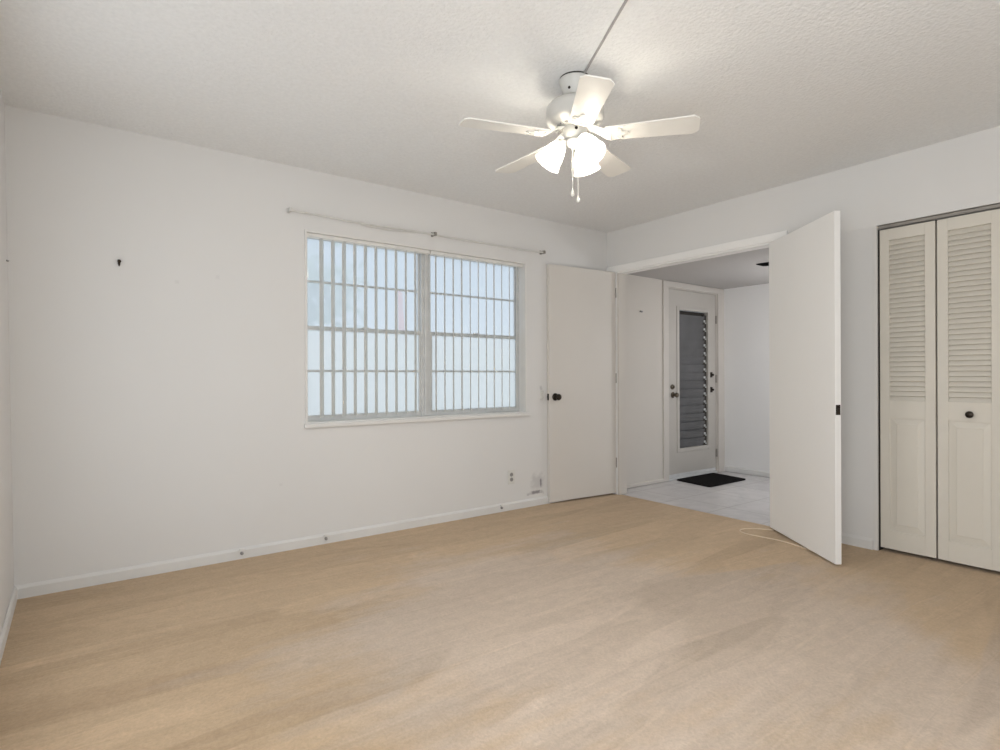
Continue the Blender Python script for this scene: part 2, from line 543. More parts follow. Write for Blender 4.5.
def grid_wall(name, axis, c0, c1, us, zs, holes, material, label, cat='wall'):
    """A wall slab between planes c0..c1 of `axis`, cut into cells by us/zs; holes = (u0,u1,z0,z1)"""
    us = sorted(set(us + [h[i] for h in holes for i in (0, 1)]))
    zs = sorted(set(zs + [h[i] for h in holes for i in (2, 3)]))
    solid = {}
    for i in range(len(us) - 1):
        for k in range(len(zs) - 1):
            uc, zc = (us[i] + us[i + 1]) / 2, (zs[k] + zs[k + 1]) / 2
            solid[i, k] = not any(h[0] < uc < h[1] and h[2] < zc < h[3] for h in holes)
    bm = bmesh.new()
    cache = {}

    def v(c, u, z):
        key = (round(c, 5), round(u, 5), round(z, 5))
        if key not in cache:
            cache[key] = bm.verts.new((u, c, z) if axis == 'y' else (c, u, z))
        return cache[key]
    for (i, k), s in solid.items():
        if not s:
            continue
        u0, u1, z0, z1 = us[i], us[i + 1], zs[k], zs[k + 1]
        for c in (c0, c1):
            bm.faces.new((v(c, u0, z0), v(c, u1, z0), v(c, u1, z1), v(c, u0, z1)))
        if not solid.get((i - 1, k)):
            bm.faces.new((v(c0, u0, z0), v(c1, u0, z0), v(c1, u0, z1), v(c0, u0, z1)))
        if not solid.get((i + 1, k)):
            bm.faces.new((v(c0, u1, z0), v(c1, u1, z0), v(c1, u1, z1), v(c0, u1, z1)))
        if not solid.get((i, k - 1)):
            bm.faces.new((v(c0, u0, z0), v(c1, u0, z0), v(c1, u1, z0), v(c0, u1, z0)))
        if not solid.get((i, k + 1)):
            bm.faces.new((v(c0, u0, z1), v(c1, u0, z1), v(c1, u1, z1), v(c0, u1, z1)))
    return tag(obj(name, bm, material), label, cat, kind='structure')


# ------------------------------------------------------------------ the room shell
H = 2.44
YS = -4.45          # wall behind the camera
WX0, WX1, WZ0, WZ1 = -2.828, -0.982, 0.782, 2.050    # window opening
DY0, DY1, DH = -0.128, -1.605, 2.06                   # double-door opening in the east wall
CY0, CY1, CH = -2.2525, -3.470, 2.028                  # closet opening
FX, FY, FH = 1.985, 0.03, 2.09                        # foyer back wall, front-door wall, ceiling

tag(obj('floor', B((-4.5, YS - 0.1, -0.06), (0.03, 0.0, 0.0)), M['carpet']), 'beige wall-to-wall carpet with vacuum streaks', 'floor', kind='structure')
tag(obj('floor_foyer', B((0.03, -3.3, -0.06), (FX + 0.1, FY + 0.1, -0.004)), M['tile']), 'pale glossy tile floor of the foyer', 'floor', kind='structure')
tag(obj('ceiling', B((-4.5, YS - 0.1, H), (0.10, 0.12, H + 0.08)), M['ceiling']), 'white popcorn-textured ceiling of the bedroom', 'ceiling', kind='structure')
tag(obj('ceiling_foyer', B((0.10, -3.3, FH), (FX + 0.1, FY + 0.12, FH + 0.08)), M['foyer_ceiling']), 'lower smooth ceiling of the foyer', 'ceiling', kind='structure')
grid_wall('wall_north', 'y', 0.0, 0.13, [-4.45, 0.10], [-0.05, H], [(WX0, WX1, WZ0, WZ1)], M['wall_scuffed'], 'long white wall holding the window')
grid_wall('wall_east', 'x', 0.0, 0.10, [YS, 0.0], [-0.05, H], [(DY1, DY0, -0.06, DH), (CY1, CY0, -0.06, CH)], M['wall'], 'white wall with the doorway and the closet')
grid_wall('wall_south', 'y', YS - 0.1, YS, [-4.5, 0.10], [-0.05, H], [(-3.9, -2.5, 0.40, 2.0)], M['wall'], 'white wall behind the viewpoint')
# west wall leans a touch out of plumb, as the photograph's corner does
ww = grid_wall('wall_west', 'x', -4.42, -4.262, [YS, 0.0], [-0.05, 0.9, H], [(-4.35, -3.15, 0.25, 1.79), (-2.20, -0.70, 0.40, 2.10)], M['wall'], 'white side wall at the far left edge of the photo')
for v in ww.data.vertices:
    v.co.x -= 0.0125 * max(0.0, v.co.z)
# foyer
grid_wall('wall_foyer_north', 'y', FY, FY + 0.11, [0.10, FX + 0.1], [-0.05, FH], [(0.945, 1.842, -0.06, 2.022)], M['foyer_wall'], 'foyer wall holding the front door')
grid_wall('wall_foyer_east', 'x', FX, FX + 0.1, [-3.3, FY], [-0.05, FH], [], M['foyer_white'], 'foyer end wall beyond the doormat')
grid_wall('wall_foyer_south', 'y', -3.3, -3.2, [0.75, FX], [-0.05, FH], [(0.85, 1.75, 0.4, 1.95)], M['wall'], 'foyer far side wall hidden behind the closet')
# closet shell
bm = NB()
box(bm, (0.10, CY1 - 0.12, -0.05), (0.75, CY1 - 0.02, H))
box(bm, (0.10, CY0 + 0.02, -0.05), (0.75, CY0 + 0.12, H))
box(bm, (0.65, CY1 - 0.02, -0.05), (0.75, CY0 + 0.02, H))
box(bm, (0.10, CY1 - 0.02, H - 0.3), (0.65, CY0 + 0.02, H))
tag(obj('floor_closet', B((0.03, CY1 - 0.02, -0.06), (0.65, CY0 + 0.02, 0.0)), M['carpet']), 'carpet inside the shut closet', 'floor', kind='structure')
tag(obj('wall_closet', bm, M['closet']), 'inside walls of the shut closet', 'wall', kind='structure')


def baseboard(name, axis, u0, u1, c, sgn, h, label, mt='trim_dull'):
    """profiled skirting: a 12 mm board with an eased top"""
    t = 0.012
    prof = [(0, 0), (t, 0), (t, h * 0.78), (t * 0.55, h * 0.93), (t * 0.3, h), (0, h)]
    bm = NB()
    ends = []
    for u in (u0, u1):
        ends.append([bm.verts.new((u, c + sgn * d, z) if axis == 'y' else (c + sgn * d, u, z)) for d, z in prof])
    n = len(prof)
    for k in range(n):
        bm.faces.new((ends[0][k], ends[0][(k + 1) % n], ends[1][(k + 1) % n], ends[1][k]))
    bm.faces.new(ends[0]); bm.faces.new(ends[1])
    return tag(obj(name, bm, M[mt]), label, 'baseboard', kind='structure')


baseboard('baseboard_north', 'y', -4.262, -0.012, 0.0, -1, 0.065, 'white baseboard below the window')
baseboard('baseboard_west', 'x', YS, -0.0, -4.262, 1, 0.065, 'white baseboard at the far left edge')
baseboard('baseboard_east', 'x', -2.228, -1.70, 0.0, -1, 0.066, 'white baseboard between the open door and the closet')
baseboard('baseboard_foyer_east', 'x', -3.2, FY, FX, -1, 0.06, 'white baseboard beyond the doormat')
baseboard('baseboard_foyer_north', 'y', 0.10, 0.86, FY, -1, 0.035, 'low baseboard left of the front door', 'foyer_wall')

# doorway casing (one frame: two jambs, head lining, and the flat head casing on the room side)
bm = NB()
box(bm, (-0.014, DY1 - 0.095, DH - 0.006), (0.0, -0.002, DH + 0.052), 0.003)
box(bm, (-0.012, DY1 - 0.095, 0.0), (0.0, DY1 - 0.012, DH - 0.006), 0.003)
box(bm, (0.0, DY1, DH - 0.018), (0.102, DY0, DH - 0.0005), 0.0)
box(bm, (0.0, DY1 + 0.0005, 0.0), (0.104, DY1 + 0.014, DH - 0.018), 0.002)
tag(obj('trim_1', bm, M['door_white']), 'white casing around the wide doorway to the foyer', 'door casing', kind='structure')

bm = NB()
box(bm, (-0.004, DY0 - 0.014, 0.0), (0.104, DY0 - 0.0005, DH - 0.018), 0.002)
tag(obj('trim_3', bm, M['foyer_wall']), 'dull door jamb between the folded-back door and the foyer wall', 'door jamb', kind='structure')

# narrow white corner bead beside the closet
bm = NB()
box(bm, (-0.004, CY0 + 0.0005, 0.0), (0.0, CY0 + 0.018, CH), 0.0015)
tag(obj('gap_shade_strip', B((0.014, CY0 - 0.005, 0.0), (0.10, CY0 - 0.0003, CH - 0.024)), M['dark']), 'dark strip added as the shade in the gap of the closet opening', 'trim', kind='structure')  # dark strip stands in for deep shade beside the closet leaf
tag(obj('trim_2', bm, M['trim']), 'thin white jamb strip beside the closet opening', 'trim', kind='structure')

# ------------------------------------------------------------------ window
win = thing('window_1', (-1.905, 0.0, WZ0), 0, 'double aluminium single-hung window in the long white wall', 'window', kind='structure')
def wbox(bm, x0, x1, y0, y1, z0, z1, bevel=0.0):
    box(bm, (x0 + 1.905, y0, z0 - WZ0), (x1 + 1.905, y1, z1 - WZ0), bevel)
bm = NB()    # white liner and stool
wbox(bm, WX0 + 0.0005, WX0 + 0.016, -0.008, 0.085, WZ0 + 0.018, WZ1 - 0.001, 0.002)
wbox(bm, WX1 - 0.016, WX1 - 0.0005, -0.008, 0.085, WZ0 + 0.018, WZ1 - 0.001, 0.002)
wbox(bm, WX0 + 0.016, WX1 - 0.016, -0.004, 0.085, WZ1 - 0.014, WZ1 - 0.001, 0.0)
obj('liner', bm, M['trim'], win)
bm = NB()
wbox(bm, WX0 - 0.008, WX1 + 0.022, -0.022, 0.0, WZ0 - 0.016, WZ0 + 0.010, 0.004)
wbox(bm, WX0 + 0.001, WX1 - 0.001, 0.0, 0.085, WZ0 + 0.0005, WZ0 + 0.018, 0.0)
obj('window_sill', bm, M['trim'], win)
MX0, MX1 = -1.937, -1.857
bm = NB()    # outer aluminium frame with centre mullion
fy0, fy1 = 0.078, 0.126
wbox(bm, WX0 + 0.001, WX0 + 0.018, fy0, fy1, WZ0 + 0.001, WZ1 - 0.002, 0.002)
wbox(bm, WX1 - 0.036, WX1 - 0.001, fy0, fy1, WZ0 + 0.001, WZ1 - 0.002, 0.002)
wbox(bm, WX0 + 0.030, WX1 - 0.036, fy0, fy1, WZ1 - 0.03, WZ1 - 0.002, 0.002)
wbox(bm, WX0 + 0.030, WX1 - 0.036, fy0, fy1, WZ0 + 0.001, WZ0 + 0.024, 0.002)
obj('window_frame', bm, M['alum'], win)
bm = NB()
wbox(bm, MX0, MX1, fy0 - 0.006, fy1, WZ0 + 0.024, WZ1 - 0.03, 0.003)
wbox(bm, MX0 + 0.022, MX1 - 0.03, fy0 - 0.020, fy0 - 0.006, WZ0 + 0.024, WZ1 - 0.03, 0.003)
obj('mullion', bm, M['alum'], win)
for a, b in ((WX0 + 0.018, MX0), (MX1, WX1 - 0.036)):
    bm = NB()     # fixed upper sash: one muntin
    wbox(bm, a, b, fy0 + 0.026, fy0 + 0.036, 1.728, 1.742, 0.001)
    wbox(bm, a, a + 0.012, fy0 + 0.022, fy0 + 0.040, 1.43, WZ1 - 0.03, 0.001)
    wbox(bm, b - 0.012, b, fy0 + 0.022, fy0 + 0.040, 1.43, WZ1 - 0.03, 0.001)
    up = obj('upper_sash', bm, M['alum'], win)
    bm = NB()
    wbox(bm, a + 0.002, b - 0.002, fy0 + 0.030, fy0 + 0.033, 1.425, WZ1 - 0.031)
    obj('pane', bm, M['glass'], up)
    bm = NB()     # lower sash: meeting rail, stiles, muntin, bottom rail
    wbox(bm, a, b, fy0 + 0.002, fy0 + 0.022, 1.408, 1.436, 0.002)
    wbox(bm, a, a + 0.016, fy0 + 0.002, fy0 + 0.020, WZ0 + 0.05, 1.408, 0.001)
    wbox(bm, b - 0.016, b, fy0 + 0.002, fy0 + 0.020, WZ0 + 0.05, 1.408, 0.001)
    wbox(bm, a, b, fy0 + 0.006, fy0 + 0.016, 1.129, 1.143, 0.001)
    wbox(bm, a, b, fy0 + 0.002, fy0 + 0.022, WZ0 + 0.024, WZ0 + 0.058, 0.002)
    wbox(bm, (a + b) / 2 - 0.03, (a + b) / 2 + 0.03, fy0 - 0.006, fy0 + 0.004, 1.430, 1.442, 0.002)
    lo = obj('lower_sash', bm, M['alum'], win)
    bm = NB()
    wbox(bm, a + 0.002, b - 0.002, fy0 + 0.010, fy0 + 0.013, WZ0 + 0.026, 1.41)
    obj('pane', bm, M['glass'], lo)
    bm = NB()
    wbox(bm, a + 0.002, b - 0.002, fy0 + 0.042, fy0 + 0.044, WZ0 + 0.026, 1.412)
    obj('insect_screen', bm, M['screen'], win)

# ------------------------------------------------------------------ vertical blinds
VY = 0.036
VANE_A = R_(38)


def vane_mesh(bm, h):
    """one curved 89 mm vane hanging from z=0, its width along local y"""
    n, wd, cv, t = 8, 0.089, 0.006, 0.0009
    prev = None
    for i in range(n + 1):
        s = i / n - 0.5
        y = s * wd
        x = cv * (1 - (2 * s) ** 2)
        ring = [bm.verts.new(p) for p in ((x, y, -h), (x + t, y, -h), (x + t, y, 0), (x, y, 0))]
        if prev:
            for k in range(4):
                bm.faces.new((prev[k], prev[(k + 1) % 4], ring[(k + 1) % 4], ring[k]))
        else:
            bm.faces.new(ring)
        prev = ring
    bm.faces.new(prev[::-1])


bmv = NB()
vane_mesh(bmv, 1.178)
vane0 = None


def make_blind(x0, x1, xs, label):
    global vane0
    root = thing('vertical_blind', ((x0 + x1) / 2, VY, WZ1), 0, label, 'blind', 'vertical blinds in the window')
    cx = (x0 + x1) / 2
    bm = NB()
    box(bm, (x0 - cx, -0.020, -0.038), (x1 - cx, 0.020, -0.0145), 0.003)
    box(bm, (x0 - cx, -0.004, -0.042), (x1 - cx, 0.004, -0.038))
    obj('headrail', bm, M['white_metal'], root)
    for x in xs:
        if vane0 is None:
            v = obj('vane', bmv, M['vane'], root, smooth=True)
            vane0 = v
        else:
            v = vane0.copy()
            COL.objects.link(v)
            v.parent = root
        a = VANE_A + random.uniform(-1, 1) * R_(2.5)
        v.location = (x - cx, 0, -0.042)
        v.rotation_euler = (0, 0, -a)
    return root


lx = [-2.705 + 0.0775 * i for i in range(10)]
make_blind(WX0 + 0.018, -1.895, lx, 'white vertical blind nearest the blank stretch of wall, over the window half with red outside')
rx = [-1.835 + 0.0775 * i for i in range(11)]
make_blind(-1.885, WX1 - 0.018, rx, 'white vertical blind nearest the open door, over the plain blue window half')

# ------------------------------------------------------------------ curtain rod
rod = thing('curtain_rod', (-1.88, 0, 2.15), 0, 'thin white curtain rod on brackets above the window', 'curtain rod')
ry = -0.045
pts = []
for i in range(41):
    t = i / 40
    x = -2.930 + t * (2.105)
    z = 2.143 - 0.005 * math.sin(math.pi * ((t * 2) % 1.0)) + 0.002 * math.sin(t * 20)
    pts.append((x + 1.88, ry, z - 2.15))
bm = NB()
tube(bm, pts, 0.0065, 8)
obj('rod', bm, M['rod'], rod, True)
bm = NB()
tube(bm, [(p[0], ry + 0.012, p[2] - 0.006 - 0.010 * math.sin(math.pi * i / 8)) for i, p in enumerate(pts[9:18])], 0.003, 6)
obj('draw_cord', bm, M['rod'], rod, True)
for bx in (-2.930, -1.885, -0.825):
    bm = NB()
    box(bm, (bx - 0.010 + 1.88, -0.004, -0.016), (bx + 0.010 + 1.88, 0.0, 0.018), 0.002)
    box(bm, (bx - 0.007 + 1.88, ry - 0.012, -0.014), (bx + 0.007 + 1.88, -0.005, -0.002), 0.002)
    box(bm, (bx - 0.010 + 1.88, ry - 0.014, -0.016), (bx + 0.010 + 1.88, ry + 0.012, 0.010), 0.003)
    obj('bracket', bm, M['chrome'] if bx > -2 else M['rod'], rod)

# ------------------------------------------------------------------ doors of the wide doorway
def knob_set(bm, y0, sgn, z, x):
    """rose, neck and rounded knob projecting along local y"""
    mt = Matrix.Translation((x, y0, z)) @ Matrix.Rotation(R_(90) * sgn, 4, 'X')
    prof = [(0.0, 0.0), (0.032, 0.0), (0.032, 0.004), (0.026, 0.010), (0.012, 0.014), (0.011, 0.030),
            (0.019, 0.036), (0.026, 0.044), (0.027, 0.052), (0.024, 0.060), (0.014, 0.066), (0.0, 0.067)]
    lathe(bm, prof, 24, mt)


def flush_door(name, hinge, free, width, zt, label, knob, zk):
    """local x from hinge to free edge, visible face at local y = 0, thickness to +y side given by sgn"""
    d = Vector((free[0] - hinge[0], free[1] - hinge[1]))
    rz = math.atan2(d.y, d.x)
    root = thing(name, (hinge[0], hinge[1], 0), rz, label, 'door', kind='structure')
    return root, rz


# left leaf, swung back against the window wall. local x towards the free edge, room side = +y (rotated ~174 deg)
root, rz = flush_door('door_1', (-0.0025, -0.104), (-0.7585, -0.038), 0.762, 2.045, 'plain off-white door folded back beside the window, with dark round knob', True, 0.92)
w = 0.762
obj('slab', B((0, -0.035, 0.014), (w, 0.0, 2.056), 0.002), M['door'], root)
bm = NB(); knob_set(bm, 0.0, -1, 0.917, w - 0.062)
obj('door_knob', bm, M['bronze'], root, True)
bm = NB(); box(bm, (w - 0.001, -0.029, 0.888), (w + 0.0022, -0.006, 0.945), 0.001); box(bm, (w + 0.001, -0.023, 0.908), (w + 0.009, -0.012, 0.926), 0.002)
obj('latch', bm, M['bronze'], root)
for z in (0.25, 1.03, 1.82):
    bm = NB(); lathe(bm, [(0, 0), (0.006, 0), (0.006, 0.09), (0, 0.09)], 12, Matrix.Translation((-0.004, 0.004, z)))
    obj('hinge', bm, M['chrome'], root, True)

# right leaf, standing out into the room; visible face is local y=0, body to +y side
root, rz = flush_door('door_2', (-0.045, -1.585), (-0.537, -2.233), 0.80, 2.04, 'plain white door standing open into the room beside the closet, dark latch on its edge', False, 0.9)
w = 0.812
obj('slab', B((0, 0.0, 0.014), (w, 0.035, 2.036), 0.002), M['door_white'], root)
bm = NB(); box(bm, (w - 0.001, 0.005, 0.868), (w + 0.0022, 0.030, 0.926), 0.001); box(bm, (w + 0.001, 0.012, 0.888), (w + 0.009, 0.023, 0.906), 0.002)
obj('latch', bm, M['bronze'], root)
for z in (0.25, 1.03, 1.82):
    bm = NB(); lathe(bm, [(0, 0), (0.006, 0), (0.006, 0.09), (0, 0.09)], 12, Matrix.Translation((-0.004, 0.031, z)))
    obj('hinge', bm, M['chrome'], root, True)

# ------------------------------------------------------------------ front door with jalousie glass
fd = thing('door_3', (1.393, FY, 0), 0, 'front door with tall grey louvred glass at the end of the foyer', 'door', kind='structure')
ox = 1.393
bm = NB()
for (x0, x1, z0, z1) in ((0.860, 0.945, 0.0, 2.022), (1.842, 1.925, 0.0, 2.022), (0.860, 1.925, 2.022, 2.078)):
    box(bm, (x0 - ox, -0.016, z0), (x1 - ox, 0.0, z1), 0.003)
box(bm, (0.946 - ox, 0.0, 0.0), (0.957 - ox, 0.10, 2.021))
box(bm, (1.830 - ox, 0.0, 0.0), (1.841 - ox, 0.10, 2.021))
box(bm, (0.957 - ox, 0.0, 2.013), (1.830 - ox, 0.10, 2.021))
obj('casing', bm, M['front_casing'], fd)
SX0, SX1 = 0.960, 1.828
GX0, GX1, GZ0, GZ1 = 1.150, 1.672, 0.318, 1.800
bm = NB()
for (x0, x1, z0, z1) in ((SX0, GX0 - 0.03, 0.022, 2.010), (GX1 + 0.03, SX1, 0.022, 2.010), (GX0 - 0.03, GX1 + 0.03, 0.022, GZ0 - 0.03), (GX0 - 0.03, GX1 + 0.03, GZ1 + 0.03, 2.010)):
    box(bm, (x0 - ox, 0.012, z0), (x1 - ox, 0.055, z1))
obj('slab', bm, M['front_door'], fd)
bm = NB()   # raised moulding round the glass
for (x0, x1, z0, z1) in ((GX0 - 0.04, GX0, GZ0 - 0.04, GZ1 + 0.04), (GX1, GX1 + 0.04, GZ0 - 0.04, GZ1 + 0.04), (GX0, GX1, GZ0 - 0.04, GZ0), (GX0, GX1, GZ1, GZ1 + 0.04)):
    box(bm, (x0 - ox, 0.002, z0), (x1 - ox, 0.050, z1), 0.004)
obj('glass_moulding', bm, M['front_door'], fd)
bm = NB()
n = 16
pitch = (GZ1 - 0.05 - GZ0) / n
for i in range(n):
    zc = GZ0 + (i + 0.5) * pitch
    mt = Matrix.Translation((0, 0.026, zc)) @ Matrix.Rotation(R_(9.5), 4, 'X')
    prism(bm, [(GX0 + 0.004 - ox, -0.0025), (GX1 - 0.05 - ox, -0.0025), (GX1 - 0.05 - ox, 0.0025), (GX0 + 0.004 - ox, 0.0025)], -pitch * 0.56, pitch * 0.56, mt)
obj('louvre_glass', bm, M['louvre_glass'], fd)
obj('screen', B((GX0 + 0.001 - ox, 0.046, GZ0 + 0.001), (GX1 - 0.001 - ox, 0.050, GZ1 - 0.001)), M['dark'], fd)
obj('clip_channel', B((GX1 - 0.062 - ox, 0.0252, GZ0 + 0.001), (GX1 - 0.001 - ox, 0.046, GZ1 - 0.03), 0.001), M['dark'], fd)
bm = NB()
for i in range(n):
    zc = GZ0 + (i + 0.5) * pitch
    box(bm, (GX1 - 0.058 - ox, 0.014, zc - 0.014), (GX1 - 0.036 - ox, 0.025, zc + 0.010), 0.002)
    box(bm, (GX1 - 0.030 - ox, 0.014, zc - 0.030), (GX1 - 0.018 - ox, 0.025, zc - 0.016), 0.002)
obj('louvre_clips', bm, M['alum'], fd)
bm = NB(); knob_set(bm, 0.012, 1, 0.893, 1.045 - ox)
obj('door_knob', bm, M['brass'], fd, True)
bm = NB(); lathe(bm, [(0, 0), (0.027, 0), (0.027, 0.010), (0.018, 0.016), (0.0, 0.016)], 20, Matrix.Translation((1.032 - ox, 0.012, 0.978)) @ Matrix.Rotation(R_(90), 4, 'X'))
box(bm, (1.027 - ox, -0.018, 0.964), (1.037 - ox, -0.004, 0.992), 0.002)
obj('deadbolt', bm, M['brass'], fd, True)
for z in (0.938, 1.105):
    bm = NB()
    box(bm, (1.715 - ox, -0.006, z - 0.03), (1.745 - ox, 0.011, z + 0.03), 0.004)
    lathe(bm, [(0, 0), (0.011, 0.0), (0.013, 0.02), (0, 0.024)], 12, Matrix.Translation((1.73 - ox, -0.006, z)) @ Matrix.Rotation(R_(90), 4, 'X'))
    obj('louvre_crank', bm, M['bronze'], fd)
for z in (0.22, 1.06, 1.73):
    bm = NB()
    box(bm, (1.820 - ox, -0.004, z - 0.045), (1.838 - ox, 0.011, z + 0.045), 0.002)
    obj('hinge', bm, M['chrome'], fd)
obj('threshold', B((0.958 - ox, -0.004, -0.0035), (1.829 - ox, 0.10, 0.016), 0.003), M['alum'], fd)
obj('kick_sweep', B((SX0 + 0.01 - ox, 0.008, 0.018), (SX1 - 0.01 - ox, 0.0115, 0.055), 0.001), M['alum'], fd)

# ------------------------------------------------------------------ closet bifold doors
def bifold_panel(root, y0, y1, knob):
    """a leaf between y0 > y1 (along -y), face towards -x at local x = 0"""
    yc = (y0 + y1) / 2
    zt, zb = 1.998, 0.022
    st = 0.053
    LZ0, LZ1, PZ0, PZ1 = 0.938, 1.928, 0.135, 0.832
    bm = NB()
    t0, t1 = 0.0, 0.032
    box(bm, (t0, y0 - st, zb), (t1, y0 - 0.0015, zt), 0.0015)
    box(bm, (t0, y1 + 0.0015, zb), (t1, y1 + st, zt), 0.0015)
    for z0, z1 in ((zb, PZ0), (PZ1, LZ0), (LZ1, zt)):
        box(bm, (t0 + 0.0005, y1 + st, z0), (t1 - 0.0005, y0 - st, z1))
    leaf = obj('leaf', bm, M['bifold'], root)
    bm = NB()
    n = 33
    p = (LZ1 - LZ0) / n
    for i in range(n):
        zc = LZ0 + (i + 0.5) * p
        mt = Matrix.Translation((0.016, 0, zc)) @ Matrix.Rotation(R_(31), 4, 'Y')
        prism(bm, [(-0.0035, y1 + st), (0.0035, y1 + st), (0.0035, y0 - st), (-0.0035, y0 - st)], -0.0187, 0.0187, mt)
    obj('louver', bm, M['bifold'], leaf)
    bm = NB()
    a0, a1 = y1 + st, y0 - st
    box(bm, (0.0095, a0, PZ0), (0.024, a1, PZ1))
    # raised field with sloping shoulders
    o1 = [(a0 + 0.006, PZ0 + 0.006), (a1 - 0.006, PZ0 + 0.006), (a1 - 0.006, PZ1 - 0.006), (a0 + 0.006, PZ1 - 0.006)]
    k = 0.034
    o2 = [(a0 + k, PZ0 + k + 0.006), (a1 - k, PZ0 + k + 0.006), (a1 - k, PZ1 - k), (a0 + k, PZ1 - k)]
    k += 0.004
    o3 = [(a0 + k, PZ0 + k + 0.006), (a1 - k, PZ0 + k + 0.006), (a1 - k, PZ1 - k), (a0 + k, PZ1 - k)]
    rings = [[bm.verts.new((x, y, z)) for y, z in o] for x, o in ((0.0094, o1), (0.004, o2), (0.002, o3))]
    for r1, r2 in zip(rings, rings[1:]):
        for j in range(4):
            bm.faces.new((r1[j], r1[(j + 1) % 4], r2[(j + 1) % 4], r2[j]))
    bm.faces.new(rings[-1])
    obj('raised_panel', bm, M['bifold'], leaf)
    if knob is not None:
        bm = NB()
        mt = Matrix.Translation((0.0, knob, 0.872)) @ Matrix.Rotation(R_(-90), 4, 'Y')
        lathe(bm, [(0, 0), (0.011, 0), (0.009, 0.008), (0.012, 0.014), (0.019, 0.019), (0.019, 0.025), (0.012, 0.029), (0, 0.030)], 20, mt)
        obj('knob', bm, M['bronze'], leaf, True)


bx = 0.020
b1 = thing('door_4', (bx, 0, 0), 0, 'cream louvered bifold closet door pair with one dark knob', 'closet door', kind='structure')
bifold_panel(b1, -2.259, -2.549, None)
bifold_panel(b1, -2.555, -2.855, -2.710)
b2 = thing('door_5', (bx, 0, 0), 0, 'second cream louvered bifold pair, past the photo\'s edge', 'closet door', kind='structure')
bifold_panel(b2, -2.862, -3.155, -3.008)
bifold_panel(b2, -3.161, -3.455, None)
bm = NB()
box(bm, (0.012, CY1 + 0.001, CH - 0.022), (0.016, CY0 - 0.001, CH - 0.001))
box(bm, (0.052, CY1 + 0.001, CH - 0.022), (0.056, CY0 - 0.001, CH - 0.001))
box(bm, (0.012, CY1 + 0.001, CH - 0.004), (0.056, CY0 - 0.001, CH - 0.0008))
tag(obj('closet_track', bm, M['track']), 'thin aluminium track along the top of the closet doors', 'track')

# ------------------------------------------------------------------ ceiling fan
FXY = (-2.2, -1.84)
fan = thing('ceiling_fan', (FXY[0], FXY[1], H), 0, 'white five-blade ceiling fan with three lit glass shades', 'ceiling fan')
bm = NB()
lathe(bm, [(0.0, -0.007), (0.070, -0.007), (0.072, -0.012), (0.070, -0.018), (0.052, -0.074), (0.046, -0.082), (0.0, -0.084)], 40)
cano = obj('canopy', bm, M['fan_white'], fan, True)
bm = NB()
lathe(bm, [(0.068, 0.0), (0.068, -0.0068), (0.0, -0.0068)], 32)
obj('shadow_gap_ring', bm, M['dark'], fan, True)  # dark disc stands in for the shadow between canopy and ceiling
for a in (200, 290, 20, 110):
    bm = NB()
    lathe(bm, [(0, 0), (0.006, 0), (0.006, 0.004), (0, 0.005)], 10, Matrix.Rotation(R_(a), 4, 'Z') @ Matrix.Translation((0.0545, 0, -0.062)) @ Matrix.Rotation(R_(90), 4, 'Y'))
    obj('screw', bm, M['bronze'], cano)
bm = NB()
lathe(bm, [(0.019, -0.08), (0.019, -0.105), (0.034, -0.110)], 24)
obj('neck', bm, M['fan_white'], fan, True)
bm = NB()
lathe(bm, [(0.030, -0.106), (0.085, -0.110), (0.115, -0.118), (0.128, -0.134), (0.131, -0.150), (0.131, -0.182), (0.126, -0.196),
           (0.112, -0.206), (0.090, -0.216), (0.062, -0.222), (0.0, -0.222)], 48)
obj('motor_housing', bm, M['fan_white'], fan, True)
bm = NB()    # vent slots round the underside of the housing
for k in range(20):
    a = 2 * math.pi * k / 20
    mt = Matrix.Rotation(a, 4, 'Z') @ Matrix.Translation((0.078, 0, -0.2205)) @ Matrix.Rotation(R_(18), 4, 'Y')
    prism(bm, [(-0.012, -0.0035), (0.012, -0.0035), (0.012, 0.0035), (-0.012, 0.0035)], -0.003, 0.0015, mt)
obj('vent_slots', bm, M['grey'], fan)
bm = NB()
lathe(bm, [(0.050, -0.220), (0.054, -0.226), (0.054, -0.256), (0.047, -0.268), (0.032, -0.275), (0.0, -0.277)], 36)
sw = obj('switch_housing', bm, M['fan_white'], fan, True)
bm = NB()
lathe(bm, [(0, 0), (0.007, 0), (0.007, 0.003), (0, 0.004)], 12, Matrix.Rotation(R_(-128), 4, 'Z') @ Matrix.Translation((0.054, 0, -0.245)) @ Matrix.Rotation(R_(90), 4, 'Y'))
obj('reverse_switch', bm, M['bronze'], sw)

OFF = 19.0
blade_pts = []
RB0, RB1 = 0.135, 0.533
bw0, bw1, ch = 0.050, 0.065, 0.022
outl = [(RB0, -bw0 + 0.012), (RB0 + 0.012, -bw0), (RB1 - ch, -bw1), (RB1, -bw1 + ch), (RB1, bw1 - ch), (RB1 - ch, bw1), (RB0 + 0.012, bw0), (RB0, bw0 - 0.012)]
ZB = -0.262


